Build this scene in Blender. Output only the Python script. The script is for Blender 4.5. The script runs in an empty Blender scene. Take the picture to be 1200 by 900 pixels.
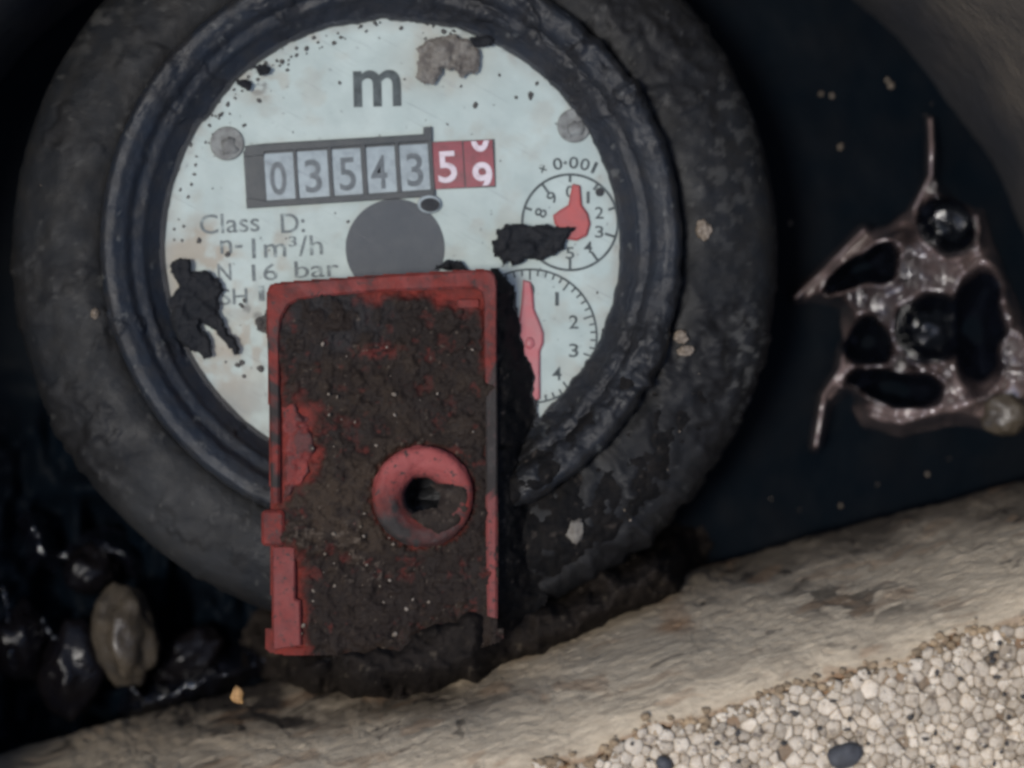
import bpy, math, random
import numpy as np
from mathutils import Vector

# ------------------------------------------------------------------ camera, world, sun, exposure
S = 0.00014          # metres per unit (one unit = one photo pixel at the height of the dial)
D = 2500.0           # height of the lens above the dial, in units
C = bpy.context.scene
cam = bpy.data.cameras.new('camera'); cam_o = bpy.data.objects.new('camera', cam)
C.collection.objects.link(cam_o); C.camera = cam_o
cam_o.location = (0, 0, D * S)
cam.sensor_width = 36; cam.lens = 36 * D / 1200
cam.clip_start = 0.01; cam.clip_end = 50
cam.dof.use_dof = True; cam.dof.focus_distance = (D - 80) * S; cam.dof.aperture_fstop = 9
w = bpy.data.worlds.new('World'); C.world = w; w.use_nodes = True
nt = w.node_tree
sky = nt.nodes.new('ShaderNodeTexSky'); sky.sky_type = 'NISHITA'; sky.sun_disc = False
SUN = Vector((-0.30, -0.06, 0.95)).normalized()
sky.sun_elevation = math.asin(SUN.z); sky.sun_rotation = math.atan2(SUN.x, SUN.y)
sky.air_density = 1.0; sky.dust_density = 1.2; sky.ozone_density = 1.0
nt.links.new(sky.outputs[0], nt.nodes['Background'].inputs[0])
nt.nodes['Background'].inputs[1].default_value = 0.088
sl = bpy.data.lights.new('sun', 'SUN'); sl.energy = 1.25; sl.angle = math.radians(10); sl.color = (1, .965, .91)
so = bpy.data.objects.new('sun', sl); C.collection.objects.link(so)
so.rotation_euler = SUN.to_track_quat('Z', 'Y').to_euler()
C.view_settings.view_transform = 'Standard'; C.view_settings.look = 'None'
C.view_settings.exposure = 1.0; C.view_settings.gamma = 1; C.view_settings.use_curve_mapping = False
C.cycles.filter_width = 3.0
rng = np.random.default_rng(7); random.seed(7)

# ------------------------------------------------------------------ numpy noise
_P = rng.permutation(256); _P = np.concatenate([_P, _P, _P])
_G = rng.uniform(-1, 1, 256)
def vnoise(x, y, z=0.0):
    x = np.asarray(x, float); y = np.asarray(y, float); z = np.zeros_like(x) + z
    xi, yi, zi = np.floor(x).astype(int), np.floor(y).astype(int), np.floor(z).astype(int)
    fx, fy, fz = x - xi, y - yi, z - zi
    fx, fy, fz = [f * f * f * (f * (f * 6 - 15) + 10) for f in (fx, fy, fz)]
    def h(a, b, c): return _G[_P[_P[_P[a & 255] + (b & 255)] + (c & 255)]]
    def lx(b, c): return h(xi, b, c) * (1 - fx) + h(xi + 1, b, c) * fx
    def ly(c): return lx(yi, c) * (1 - fy) + lx(yi + 1, c) * fy
    return ly(zi) * (1 - fz) + ly(zi + 1) * fz
def fbm(x, y, z=0.0, o=4, g=0.5):
    a, f, s = 1.0, 1.0, 0.0
    for i in range(o):
        s = s + a * vnoise(np.asarray(x) * f + 17 * i, np.asarray(y) * f - 9 * i, np.asarray(z) * f + 5 * i); a *= g; f *= 2.03
    return s
def sstep(a, b, x):
    t = np.clip((x - a) / (b - a), 0, 1); return t * t * (3 - 2 * t)
def blob(px, py, cx, cy, rx, ry=None, soft=0.6):
    ry = ry or rx
    d = np.sqrt(((px - cx) / rx) ** 2 + ((py - cy) / ry) ** 2)
    return sstep(1 + soft, 1 - soft, d)
def sdf(px, py, poly):                                  # signed distance, positive inside
    d = np.full(px.shape, 1e9); ins = np.zeros(px.shape, bool); n = len(poly)
    for i in range(n):
        (ax, ay), (bx, by) = poly[i], poly[(i + 1) % n]
        ex, ey = bx - ax, by - ay; wx, wy = px - ax, py - ay
        t = np.clip((wx * ex + wy * ey) / (ex * ex + ey * ey + 1e-9), 0, 1)
        d = np.minimum(d, np.hypot(wx - ex * t, wy - ey * t))
        c = ((ay > py) != (by > py)) & (px < (bx - ax) * (py - ay) / ((by - ay) + 1e-12) + ax)
        ins ^= c
    return np.where(ins, d, -d)
def line_d(px, py, pts):                                # distance to a polyline
    d = np.full(px.shape, 1e9)
    for (ax, ay), (bx, by) in zip(pts[:-1], pts[1:]):
        ex, ey = bx - ax, by - ay; wx, wy = px - ax, py - ay
        t = np.clip((wx * ex + wy * ey) / (ex * ex + ey * ey + 1e-9), 0, 1)
        d = np.minimum(d, np.hypot(wx - ex * t, wy - ey * t))
    return d
def pw(px, py, z):                                      # photo pixel seen at height z -> scene units
    k = 1 - np.asarray(z, float) / D
    return (np.asarray(px, float) - 600) * k, (450 - np.asarray(py, float)) * k

# ------------------------------------------------------------------ materials
def mat(name, c1, c2=None, scale=.05, mix=(.4, .65), rough=.6, attrs=(), bump=(), spec=.4, coat=0., wear=None, stretch=None, rough2=None, detail=5, sss=0, vary=0):
    m = bpy.data.materials.new(name); m.use_nodes = True
    t = m.node_tree; N = t.nodes; L = t.links; b = N['Principled BSDF']
    tc = N.new('ShaderNodeTexCoord'); mp = N.new('ShaderNodeMapping')
    k = 1 / S; mp.inputs['Scale'].default_value = (k, k, k)
    L.new(tc.outputs['Object'], mp.inputs['Vector'])
    def noise(sc, det=5, off=0, vec=None):
        n = N.new('ShaderNodeTexNoise'); n.inputs['Scale'].default_value = sc; n.inputs['Detail'].default_value = det
        n.inputs['Roughness'].default_value = .6
        if off:
            o = N.new('ShaderNodeVectorMath'); o.inputs[1].default_value = (off, off * 1.7, -off); L.new(vec or mp.outputs[0], o.inputs[0]); L.new(o.outputs[0], n.inputs['Vector'])
        else: L.new(vec or mp.outputs[0], n.inputs['Vector'])
        return n.outputs['Fac']
    def ramp(f, a, bb):
        r = N.new('ShaderNodeMapRange'); r.inputs[1].default_value = a; r.inputs[2].default_value = bb; r.clamp = True
        L.new(f, r.inputs[0]); return r.outputs[0]
    vec = mp.outputs[0]
    if stretch:
        m2 = N.new('ShaderNodeMapping'); m2.vector_type = 'TEXTURE'; m2.inputs['Rotation'].default_value = (0, 0, stretch[0]); m2.inputs['Scale'].default_value = (stretch[1], 1, 1)
        L.new(vec, m2.inputs['Vector']); vec = m2.outputs[0]
    col = None
    def mixc(f, a, c):
        x = N.new('ShaderNodeMix'); x.data_type = 'RGBA'; L.new(f, x.inputs['Factor'])
        if isinstance(a, tuple): x.inputs['A'].default_value = (*a, 1)
        else: L.new(a, x.inputs['A'])
        if isinstance(c, tuple): x.inputs['B'].default_value = (*c, 1)
        else: L.new(c, x.inputs['B'])
        return x.outputs['Result']
    col = tuple(c1); mf = None
    if c2:
        mf = ramp(noise(scale, detail, vec=vec), *mix); col = mixc(mf, col, tuple(c2))
    for a, c in attrs:
        at = N.new('ShaderNodeAttribute'); at.attribute_name = a; col = mixc(at.outputs['Fac'], col, tuple(c))
    if wear:                                            # (colour, scale, lo, hi): worn through in patches
        col = mixc(ramp(noise(wear[1], 4, 31), wear[2], wear[3]), col, tuple(wear[0]))
    if vary:                                            # each piece a little lighter or darker than the next
        oi = N.new('ShaderNodeObjectInfo'); r = N.new('ShaderNodeMapRange'); r.inputs[3].default_value = 1 - vary; r.inputs[4].default_value = 1 + vary * .4
        L.new(oi.outputs['Random'], r.inputs[0]); hs = N.new('ShaderNodeHueSaturation'); L.new(r.outputs[0], hs.inputs['Value']); L.new(col, hs.inputs['Color']); col = hs.outputs[0]
    if isinstance(col, tuple): b.inputs['Base Color'].default_value = (*col, 1)
    else: L.new(col, b.inputs['Base Color'])
    if rough2 is not None:
        r = N.new('ShaderNodeMapRange'); r.inputs[3].default_value = rough; r.inputs[4].default_value = rough2
        r.inputs[1].default_value = .35; r.inputs[2].default_value = .65; L.new(noise(scale * .7, 4, 11), r.inputs[0]); L.new(r.outputs[0], b.inputs['Roughness'])
    else: b.inputs['Roughness'].default_value = rough
    b.inputs['Specular IOR Level'].default_value = spec
    b.inputs['Coat Weight'].default_value = coat; b.inputs['Coat Roughness'].default_value = .12
    if sss: b.inputs['Subsurface Weight'].default_value = sss; b.inputs['Subsurface Radius'].default_value = (6*S, 5*S, 4*S); b.inputs['Subsurface Scale'].default_value = 1
    prev = None
    for sc, dist in bump:
        bp = N.new('ShaderNodeBump'); bp.inputs['Distance'].default_value = dist * S; bp.inputs['Strength'].default_value = 1
        L.new(noise(sc, 4, 3, vec=vec), bp.inputs['Height'])
        if prev: L.new(prev, bp.inputs['Normal'])
        prev = bp.outputs[0]
    if prev: L.new(prev, b.inputs['Normal'])
    return m

M = {}
M['housing'] = mat('dirty_grey_plastic', (.007, .008, .0095), (.0125, .0117, .0107), .03, (.4, .7), .5, rough2=.72, spec=.22,
                   attrs=(('mud', (.0085, .008, .008)), ('dust', (.065, .063, .058))), bump=((.12, .7), (.5, .35)))
M['bezel'] = mat('bezel_grey_plastic', (.012, .015, .020), (.020, .0195, .0195), .04, (.42, .68), .42, rough2=.6, spec=.3,
                 attrs=(('mud', (.010, .0095, .0095)), ('dust', (.11, .11, .10))), bump=((.15, .7), (.6, .3)))
M['dial'] = mat('white_dial_plastic', (.425, .475, .44), (.365, .415, .385), .02, (.35, .65), .5, rough2=.65,
                attrs=(('stain', (.32, .28, .22)), ('dark', (.07, .065, .06)), ('grime', (.25, .26, .24))), bump=((.2, .25),))
M['ink'] = mat('worn_black_print', (.018, .028, .028), (.06, .075, .075), .08, rough=.6)
M['faint_ink'] = mat('faded_print', (.06, .075, .075), (.13, .15, .15), .15, (.35, .65), rough=.6, wear=((.38, .43, .40), .10, .52, .72))
M['frame'] = mat('black_frame_plastic', (.013, .018, .021), (.035, .036, .036), .05, (.4, .7), .5, bump=((.3, .4),))
M['drum'] = mat('grey_digit_drum', (.30, .34, .35), (.22, .25, .26), .08, (.4, .65), .5)
M['red_drum'] = mat('red_digit_drum', (.24, .035, .045), (.15, .028, .032), .08, (.45, .7), .5)
M['digit_white'] = mat('white_digit_print', (.62, .52, .55), (.42, .3, .32), .1, (.5, .7), .5)
M['digit_black'] = mat('dark_digit_print', (.05, .062, .07), (.11, .125, .135), .15, (.4, .7), .5)
M['slate'] = mat('slate_disc', (.026, .032, .040), (.040, .044, .050), .04, (.4, .65), .55, bump=((.3, .3),))
M['rivet'] = mat('grey_stud', (.20, .20, .185), (.12, .115, .105), .08, (.4, .6), .6, bump=((.3, .8),))
M['pointer'] = mat('red_pointer', (.38, .05, .045), (.30, .05, .05), .05, (.4, .65), .45)
M['pink_pointer'] = mat('faded_red_pointer', (.42, .085, .095), (.38, .12, .125), .05, (.4, .65), .45)
M['red'] = mat('grimy_red_plastic', (.165, .024, .017), (.065, .018, .015), .06, (.38, .68), .6, rough2=.8, spec=.25,
               attrs=(('mud', (.026, .021, .018)), ('pale', (.27, .062, .055))), wear=((.045, .028, .024), .13, .56, .68), bump=((.15, 1.2), (.5, .5)))
M['mud'] = mat('dry_dark_mud', (.021, .0155, .0125), (.036, .026, .019), .07, (.42, .7), .8, attrs=(('pale', (.11, .085, .065)), ('rust', (.16, .05, .045))), bump=((.16, 1.6), (.6, .8)), spec=.12)
M['heap'] = mat('dark_brown_soil', (.0125, .010, .0085), (.021, .0165, .0135), .06, (.42, .7), .8, attrs=(('pale', (.05, .04, .03)),), bump=((.16, 1.4), (.6, .6)), spec=.06)
M['ringmud'] = mat('black_earth', (.007, .0068, .007), (.014, .0122, .011), .06, (.42, .7), .75, attrs=(('pale', (.04, .033, .028)),), bump=((.16, 1.4), (.6, .6)), spec=.05)
M['blackmud'] = mat('black_silt', (.012, .013, .015), (.02, .02, .021), .07, rough=.75, bump=((.2, 1.5), (.6, .6)), spec=.15)
M['brownflake'] = mat('brown_silt', (.17, .155, .13), (.09, .078, .066), .09, (.4, .62), .8, bump=((.2, 1.5),))
M['speck'] = mat('dark_speck', (.03, .029, .028), (.07, .06, .05), .3, rough=.8)
M['grit'] = mat('pale_grit', (.22, .18, .14), (.10, .075, .05), .2, rough=.7, bump=((.5, .6),))
M['orange'] = mat('ochre_crumb', (.42, .24, .09), (.25, .14, .06), .2, rough=.7, bump=((.4, .8),))
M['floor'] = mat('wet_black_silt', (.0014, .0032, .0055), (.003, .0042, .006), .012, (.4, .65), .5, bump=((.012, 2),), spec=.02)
M['wall'] = mat('pit_wall_brown', (.11, .086, .06), (.07, .056, .042), .012, (.35, .65), .85, bump=((.03, 6), (.2, 1)), attrs=(('mud', (.02, .02, .022)),))  # mud colour here is the painted shade of the lower wall
M['ground'] = mat('ground_soil', (.13, .11, .08), (.08, .065, .05), .01, rough=.9, bump=((.05, 8),))
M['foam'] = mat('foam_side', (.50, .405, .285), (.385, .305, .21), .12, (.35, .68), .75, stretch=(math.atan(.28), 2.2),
                attrs=(('mud', (.045, .036, .028)), ('rust', (.26, .16, .09))), bump=((.12, 1.2), (.35, 1.6), (.9, .7)), spec=.15)  # mud colour serves the dirt and the painted edge shade
M['foamcore'] = mat('foam_core', (.30, .23, .16), (.17, .125, .085), .05, (.4, .65), .8, attrs=(('mud', (.05, .04, .03)), ('rust', (.27, .16, .085))), bump=((.3, 1.5),))
M['bead'] = mat('foam_bead', (.64, .545, .425), (.53, .44, .33), .06, (.4, .65), .42, bump=((.2, 1.2), (.6, .8)), wear=((.30, .23, .16), .13, .58, .74), sss=.3, vary=.2)
M['bead2'] = mat('foam_bead_dull', (.50, .42, .32), (.38, .305, .22), .06, (.4, .65), .5, bump=((.2, 1.2), (.6, .8)), wear=((.13, .10, .075), .10, .54, .68), sss=.3, vary=.25)
M['film'] = mat('wet_plastic_film', (.018, .0135, .0135), (.045, .032, .030), .03, (.4, .65), .1, rough2=.24,
                attrs=(('hole', (.004, .005, .008)), ('pale', (.18, .132, .122))), spec=.7, coat=1.0)
_t = M['film'].node_tree; _a = _t.nodes.new('ShaderNodeAttribute'); _a.attribute_name = 'hole'; _b = _t.nodes['Principled BSDF']
for _s, _k in (('Coat Weight', 1.0), ('Specular IOR Level', .7)):
    _b.inputs['Coat IOR'].default_value = 1.9; _b.inputs['Coat Roughness'].default_value = .19
    _m = _t.nodes.new('ShaderNodeMapRange'); _m.inputs[3].default_value = _k; _m.inputs[4].default_value = .03
    _t.links.new(_a.outputs['Fac'], _m.inputs[0]); _t.links.new(_m.outputs[0], _b.inputs[_s])
M['bubble'] = mat('black_wet_bubble', (.005, .006, .008), rough=.08, spec=.5, coat=.1, bump=((.05, 1.5),))
M['blackfilm'] = mat('black_wet_film', (.004, .0045, .007), rough=.12, bump=((.04, 3),), spec=.6, coat=1.0)
M['blackfilm'].node_tree.nodes['Principled BSDF'].inputs['Coat IOR'].default_value = 1.8
M['stone'] = mat('wet_brown_stone', (.065, .052, .037), (.032, .027, .022), .03, (.4, .65), .3, rough2=.5, bump=((.06, 4),), coat=.15)
M['darkstone'] = mat('wet_dark_stone', (.005, .0042, .0045), (.003, .003, .0045), .03, rough=.16, rough2=.3, bump=((.04, 4),), spec=.2)
M['greystone'] = mat('grey_pebble', (.06, .06, .064), (.045, .045, .046), .1, rough=.7, bump=((.2, 1),))

# ------------------------------------------------------------------ object helpers
def props(o, label=None, cat=None, group=None, kind=None):
    for k, v in (('label', label), ('category', cat), ('group', group), ('kind', kind)):
        if v: o[k] = v
    return o
def thing(name, x, y, z, **kw):
    o = bpy.data.objects.new(name, None); C.collection.objects.link(o); o.empty_display_size = .005
    o.location = (x * S, y * S, z * S); return props(o, **kw)
def world_loc(o):
    v = Vector((0, 0, 0))
    while o: v += o.location; o = o.parent
    return np.array(v)
def mk(name, V, F, m, parent=None, origin=None, attrs=None, smooth=True, midx=None, **kw):
    V = np.asarray(V, float) * S
    if parent: org = world_loc(parent); loc = (0, 0, 0)
    else:
        org = np.array(origin) * S if origin is not None else np.array([(V[:, 0].min() + V[:, 0].max()) / 2, (V[:, 1].min() + V[:, 1].max()) / 2, V[:, 2].min()]); loc = org
    me = bpy.data.meshes.new(name)
    V = V - org
    if isinstance(F, np.ndarray):
        me.vertices.add(len(V)); me.vertices.foreach_set('co', V.ravel())
        k = F.shape[1]; me.loops.add(F.size); me.loops.foreach_set('vertex_index', F.ravel().astype(np.int32))
        me.polygons.add(len(F)); me.polygons.foreach_set('loop_start', np.arange(0, F.size, k, dtype=np.int32)); me.polygons.foreach_set('loop_total', np.full(len(F), k, np.int32))
        me.update(calc_edges=True); me.validate()
    else:
        me.from_pydata([tuple(v) for v in V], [], F)
    for mm in (m if isinstance(m, (list, tuple)) else [m]): me.materials.append(mm)
    if midx is not None: me.polygons.foreach_set('material_index', np.asarray(midx, np.int32))
    me.polygons.foreach_set('use_smooth', np.full(len(me.polygons), smooth))
    for k, v in (attrs or {}).items():
        a = me.attributes.new(k, 'FLOAT', 'POINT'); a.data.foreach_set('value', np.clip(np.asarray(v, np.float32).ravel(), 0, 1))
    o = bpy.data.objects.new(name, me); C.collection.objects.link(o); o.location = loc
    if parent: o.parent = parent
    return props(o, **kw)
def gridF(nr, nc, closed=False):
    i = np.arange(nr - 1)[:, None]; j = np.arange(nc if closed else nc - 1)[None, :]; j2 = (j + 1) % nc
    return np.stack([i * nc + j, i * nc + j2, (i + 1) * nc + j2, (i + 1) * nc + j], -1).reshape(-1, 4)
def hfield(name, x0, x1, y0, y1, step, fn, m, parent=None, minh=None, **kw):
    """Relief over a photo-pixel rectangle: fn(px,py) -> (z, keep, attrs)."""
    xs = np.arange(x0, x1 + step, step); ys = np.arange(y0, y1 + step, step)
    px, py = np.meshgrid(xs, ys)
    z, keep, at = fn(px, py)
    X, Y = pw(px, py, z)
    V = np.stack([X, Y, z], -1).reshape(-1, 3); F = gridF(len(ys), len(xs))[:, ::-1]
    kp = keep.ravel(); F = F[kp[F].all(1)]
    used = np.zeros(len(V), bool); used[F.ravel()] = True; idx = np.cumsum(used) - 1
    return mk(name, V[used], idx[F], m, parent, attrs={k: v.ravel()[used] for k, v in at.items()}, **kw)
def lathe(name, prof, cx, cy, seg, m, parent=None, fn=None, **kw):
    """Profile (r,z) turned round the upright axis through scene point (cx,cy); fn(px,py,r,z)->(disp, attrs)."""
    prof = np.asarray(prof, float); a = np.linspace(0, 2 * math.pi, seg, endpoint=False)
    r, a2 = np.meshgrid(prof[:, 0], a, indexing='ij'); z = np.repeat(prof[:, 1][:, None], seg, 1)
    dr = np.gradient(prof[:, 0]); dz = np.gradient(prof[:, 1]); ln = np.hypot(dr, dz) + 1e-9
    nr = (-dz / ln)[:, None]; nz = (dr / ln)[:, None]
    nr = np.where(nz < -.2, -nr, nr); nz = np.abs(nz)
    at = {}
    X, Y = cx + r * np.cos(a2), cy + r * np.sin(a2)
    if fn:
        k = 1 - z / D; d, at = fn(X / k + 600, 450 - Y / k, r, z)
        r = r + nr * d; z = z + nz * d; X, Y = cx + r * np.cos(a2), cy + r * np.sin(a2)
    V = np.stack([X, Y, z], -1).reshape(-1, 3)
    return mk(name, V, gridF(len(prof), seg, True), m, parent, attrs=at, **kw)
def dense(pts, n):
    pts = np.asarray(pts, float); s = np.concatenate([[0], np.cumsum(np.hypot(*np.diff(pts, axis=0).T))])
    # Catmull-like smoothing through linear resample + blur
    t = np.linspace(0, s[-1], n); r = np.interp(t, s, pts[:, 0]); z = np.interp(t, s, pts[:, 1])
    for _ in range(3):
        r[1:-1] = (r[:-2] + 2 * r[1:-1] + r[2:]) / 4; z[1:-1] = (z[:-2] + 2 * z[1:-1] + z[2:]) / 4
    return np.stack([r, z], 1)
def prism(pts, z0, z1, bev=0.0):
    """Closed prism of a photo-pixel outline (seen at z1) with a small chamfer round the top."""
    X, Y = pw([p[0] for p in pts], [p[1] for p in pts], z1); P = np.stack([X, Y], 1)
    if np.sum(P[:, 0] * np.roll(P[:, 1], -1) - np.roll(P[:, 0], -1) * P[:, 1]) < 0: P = P[::-1]
    n = len(P); e = np.roll(P, -1, 0) - P; e /= np.linalg.norm(e, axis=1)[:, None] + 1e-9
    nrm = np.stack([-e[:, 1], e[:, 0]], 1); nb = nrm + np.roll(nrm, 1, 0); nb /= np.linalg.norm(nb, axis=1)[:, None] + 1e-9
    rings = [(P, z0), (P, z1 - bev), (P + nb * bev, z1)] if bev else [(P, z0), (P, z1)]
    V = np.concatenate([np.c_[p, np.full(n, z)] for p, z in rings]); F = []
    for k in range(len(rings) - 1):
        for i in range(n): j = (i + 1) % n; F.append((k * n + i, k * n + j, (k + 1) * n + j, (k + 1) * n + i))
    F.append(tuple(range((len(rings) - 1) * n, len(rings) * n))); F.append(tuple(range(n - 1, -1, -1)))
    return V, F
def rrect(x0, y0, x1, y1, r, n=6):
    out = []
    for cx, cy, a in ((x1 - r, y0 + r, -90), (x1 - r, y1 - r, 0), (x0 + r, y1 - r, 90), (x0 + r, y0 + r, 180)):
        for i in range(n + 1):
            t = math.radians(a + 90 * i / n); out.append((cx + r * math.cos(t), cy + r * math.sin(t)))
    return out
def rot(pts, cx, cy, deg):
    a = math.radians(deg); c, s = math.cos(a), math.sin(a)       # positive = anticlockwise on the photo
    return [(cx + (x - cx) * c + (y - cy) * s, cy - (x - cx) * s + (y - cy) * c) for x, y in pts]
def join(parts):
    V, F, mi, n = [], [], [], 0
    for k, (v, f) in enumerate(parts):
        V.append(np.asarray(v, float)); F += [tuple(i + n for i in q) for q in f]; n += len(v)
    return np.concatenate(V), F
_dg = []
def glyphs(txt, x0, y0, x1, y1, z, deg=0, cx=None, cy=None, bold=0., clip=None, zfn=None):
    """Lettering as flat mesh fitted to a photo-pixel box (y down)."""
    cu = bpy.data.curves.new('t', 'FONT'); cu.body = txt; cu.size = 1; cu.offset = bold; cu.resolution_u = 5; cu.fill_mode = 'FRONT'
    o = bpy.data.objects.new('t', cu); C.collection.objects.link(o)
    dg = bpy.context.evaluated_depsgraph_get(); me = o.evaluated_get(dg).to_mesh()
    V = np.array([v.co[:] for v in me.vertices]); F = [tuple(p.vertices) for p in me.polygons]
    o.evaluated_get(dg).to_mesh_clear(); bpy.data.objects.remove(o); bpy.data.curves.remove(cu)
    mn, mx = V.min(0), V.max(0)
    px = x0 + (V[:, 0] - mn[0]) / (mx[0] - mn[0]) * (x1 - x0); py = y1 - (V[:, 1] - mn[1]) / (mx[1] - mn[1]) * (y1 - y0)
    if clip: py = np.clip(py, *clip)
    if deg:
        cx = (x0 + x1) / 2 if cx is None else cx; cy = (y0 + y1) / 2 if cy is None else cy
        q = np.array(rot(list(zip(px, py)), cx, cy, deg)); px, py = q[:, 0], q[:, 1]
    zz = np.full(len(px), float(z)) if zfn is None else zfn(px, py)
    X, Y = pw(px, py, zz)
    return np.stack([X, Y, zz], 1), F
def disc(px, py, rx, z0, z1, seg=40, ry=None, bev=1.):
    return prism([(px + rx * math.cos(2 * math.pi * i / seg), py + (ry or rx) * math.sin(2 * math.pi * i / seg)) for i in range(seg)], z0, z1, bev)
def arcring(cx, cy, r0, r1, z, seg=120, ry=1.0):
    V, F = [], []
    for i in range(seg):
        a = 2 * math.pi * i / seg
        for r in (r0, r1):
            X, Y = pw(cx + r * math.cos(a), cy + r * ry * math.sin(a), z); V.append((X, Y, z))
    for i in range(seg):
        j = (i + 1) % seg; F.append((2 * i, 2 * j, 2 * j + 1, 2 * i + 1)[::-1])
    return np.array(V), F
def tick(cx, cy, r0, r1, deg, wd, z):
    a = math.radians(deg); d = np.array([math.sin(a), -math.cos(a)]); n = np.array([d[1], -d[0]]) * wd / 2; c = np.array([cx, cy])
    q = [c + d * r0 - n, c + d * r1 - n, c + d * r1 + n, c + d * r0 + n]
    V = []
    for p in q: X, Y = pw(p[0], p[1], z); V.append((X, Y, z))
    return np.array(V), [(0, 1, 2, 3)]
def lump(rx, ry, rz, seed, amp=.18, sub=2, freq=1.6):
    import bmesh
    bm = bmesh.new(); bmesh.ops.create_icosphere(bm, subdivisions=sub, radius=1)
    V = np.array([v.co[:] for v in bm.verts]); F = [tuple(v.index for v in f.verts) for f in bm.faces]; bm.free()
    V = V * (1 + amp * fbm(V[:, 0] * freq + seed * 7.3, V[:, 1] * freq - seed * 3.1, V[:, 2] * freq + seed, 3))[:, None]
    return V * np.array([rx, ry, rz]), F
def turn(V, deg, ax=2):
    a = math.radians(deg); c, s = math.cos(a), math.sin(a); i, j = [(1, 2), (0, 2), (0, 1)][ax]
    W = V.copy(); W[:, i] = V[:, i] * c - V[:, j] * s; W[:, j] = V[:, i] * s + V[:, j] * c; return W

# ------------------------------------------------------------------ the setting: pit floor, pit wall, ground round the mouth
def floor_fn(px, py):
    z = -270 + 5 * fbm(px * .005, py * .005, 2.2, 2) + .8 * fbm(px * .03, py * .03, 5.1, 2)
    # crumpled wet silt in the lower left, smoother to the right
    l = sstep(420, 200, px) * sstep(420, 600, py)
    z = z + l * (75 * fbm(px * .016, py * .011, 8.5, 3)) 
    z = z + 30 * np.exp(-(line_d(px, py, [(180, 830), (250, 795), (330, 745)]) / 14) ** 2)
    return z, np.ones_like(px, bool), {}
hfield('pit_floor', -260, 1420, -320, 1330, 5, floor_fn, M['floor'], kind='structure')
wcx, wcy = pw(545, 525, -260); R0 = 772
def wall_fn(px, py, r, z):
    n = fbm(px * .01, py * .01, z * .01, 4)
    return 8 * n, {'mud': sstep(15, -225, z + 90 * fbm(px * .012, py * .012, 3.3, 3))}  # mud attribute paints shade into the wall, darker towards its foot
lathe('pit_wall', [(R0, -300), (R0, -250), (R0 + 2, -150), (R0 + 4, -60), (R0 + 8, 40), (R0 + 12, 120), (R0 + 18, 200), (R0 + 24, 270), (R0 + 30, 340), (R0 + 34, 365), (R0 + 50, 385), (R0 + 130, 392)], float(wcx), float(wcy), 240, M['wall'], fn=wall_fn, kind='structure')
gp = [(R0 + 100, 387), (R0 + 400, 389), (R0 + 1500, 389), (60000, 389), (400000, 389)]
lathe('ground', gp, float(wcx), float(wcy), 96, M['ground'], kind='structure')

# ------------------------------------------------------------------ the water meter
MX, MY = 460 - 600, 450 - 289
meter = thing('water_meter', MX, MY, -260, label='round dark plastic water meter with a white dial, dirty, lying in the pit', cat='water meter')
def body_fn(px, py, r, z):
    ang = np.arctan2(-(py - 289), px - 460)
    mud = np.clip(1.6 * blob(px, py, 690, 640, 190, 140) + .9 * blob(px, py, 790, 540, 110, 150) + .8 * blob(px, py, 800, 520, 110, 200) + .5 * blob(px, py, 740, 90, 120, 130) + .5 * blob(px, py, 470, 0, 140, 60) + .6 * blob(px, py, 105, 515, 45, 45) + .4 * blob(px, py, 60, 320, 30)
                  + .9 * blob(px, py, 640, 560, 50, 60) + .45 * (fbm(px * .012, py * .012, 4.4, 4) > .35), 0, 1)  # right half: caked mud, plus light falloff painted in as extra darkening
    mud = np.clip(mud * (.75 + .5 * fbm(px * .03, py * .03, 6.6, 4)), 0, 1)  # mud holds caked mud and the painted light falloff
    d = .6 * fbm(px * .08, py * .08, z * .08, 4) + .5 * np.clip(fbm(px * .02, py * .02, z * .02 + 4, 4), 0, 1) + mud * (4 + 6 * fbm(px * .045, py * .045, 2.5, 4))
    du = blob(px, py, 872, 430, 20, 75) * sstep(.0, .5, fbm(px * .12, py * .12, 9., 3)) * .75 + .35 * blob(px, py, 850, 180, 35, 130) * sstep(.1, .6, fbm(px * .09, py * .09, 1., 3)) \
         + .5 * blob(px, py, 90, 20, 60, 40) * sstep(-.1, .6, fbm(px * .08, py * .08, 2., 3)) + .18 * blob(px, py, 200, 620, 90, 70) + .45 * sstep(.75, 1.1, fbm(px * .1, py * .1, 7.7, 3))
    return d, {'mud': mud, 'dust': du}
prof_bezel = dense([(266, -4), (267.5, 6), (276, 14), (284, 22), (287, 30), (300, 34), (306, 44), (318, 50), (328, 50), (334, 44), (337, 30), (338, 14)], 90)
prof_house = dense([(336, -20), (337, 4), (340, 5), (352, 9), (366, 11), (400, 5), (436, -10), (448, -22), (455, -40), (461, -75), (465, -130), (466, -200), (467, -290)], 110)
lathe('housing', prof_house, MX, MY, 800, M['housing'], meter, fn=body_fn)
lathe('bezel', prof_bezel, MX, MY, 800, M['bezel'], meter, fn=body_fn)
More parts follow.
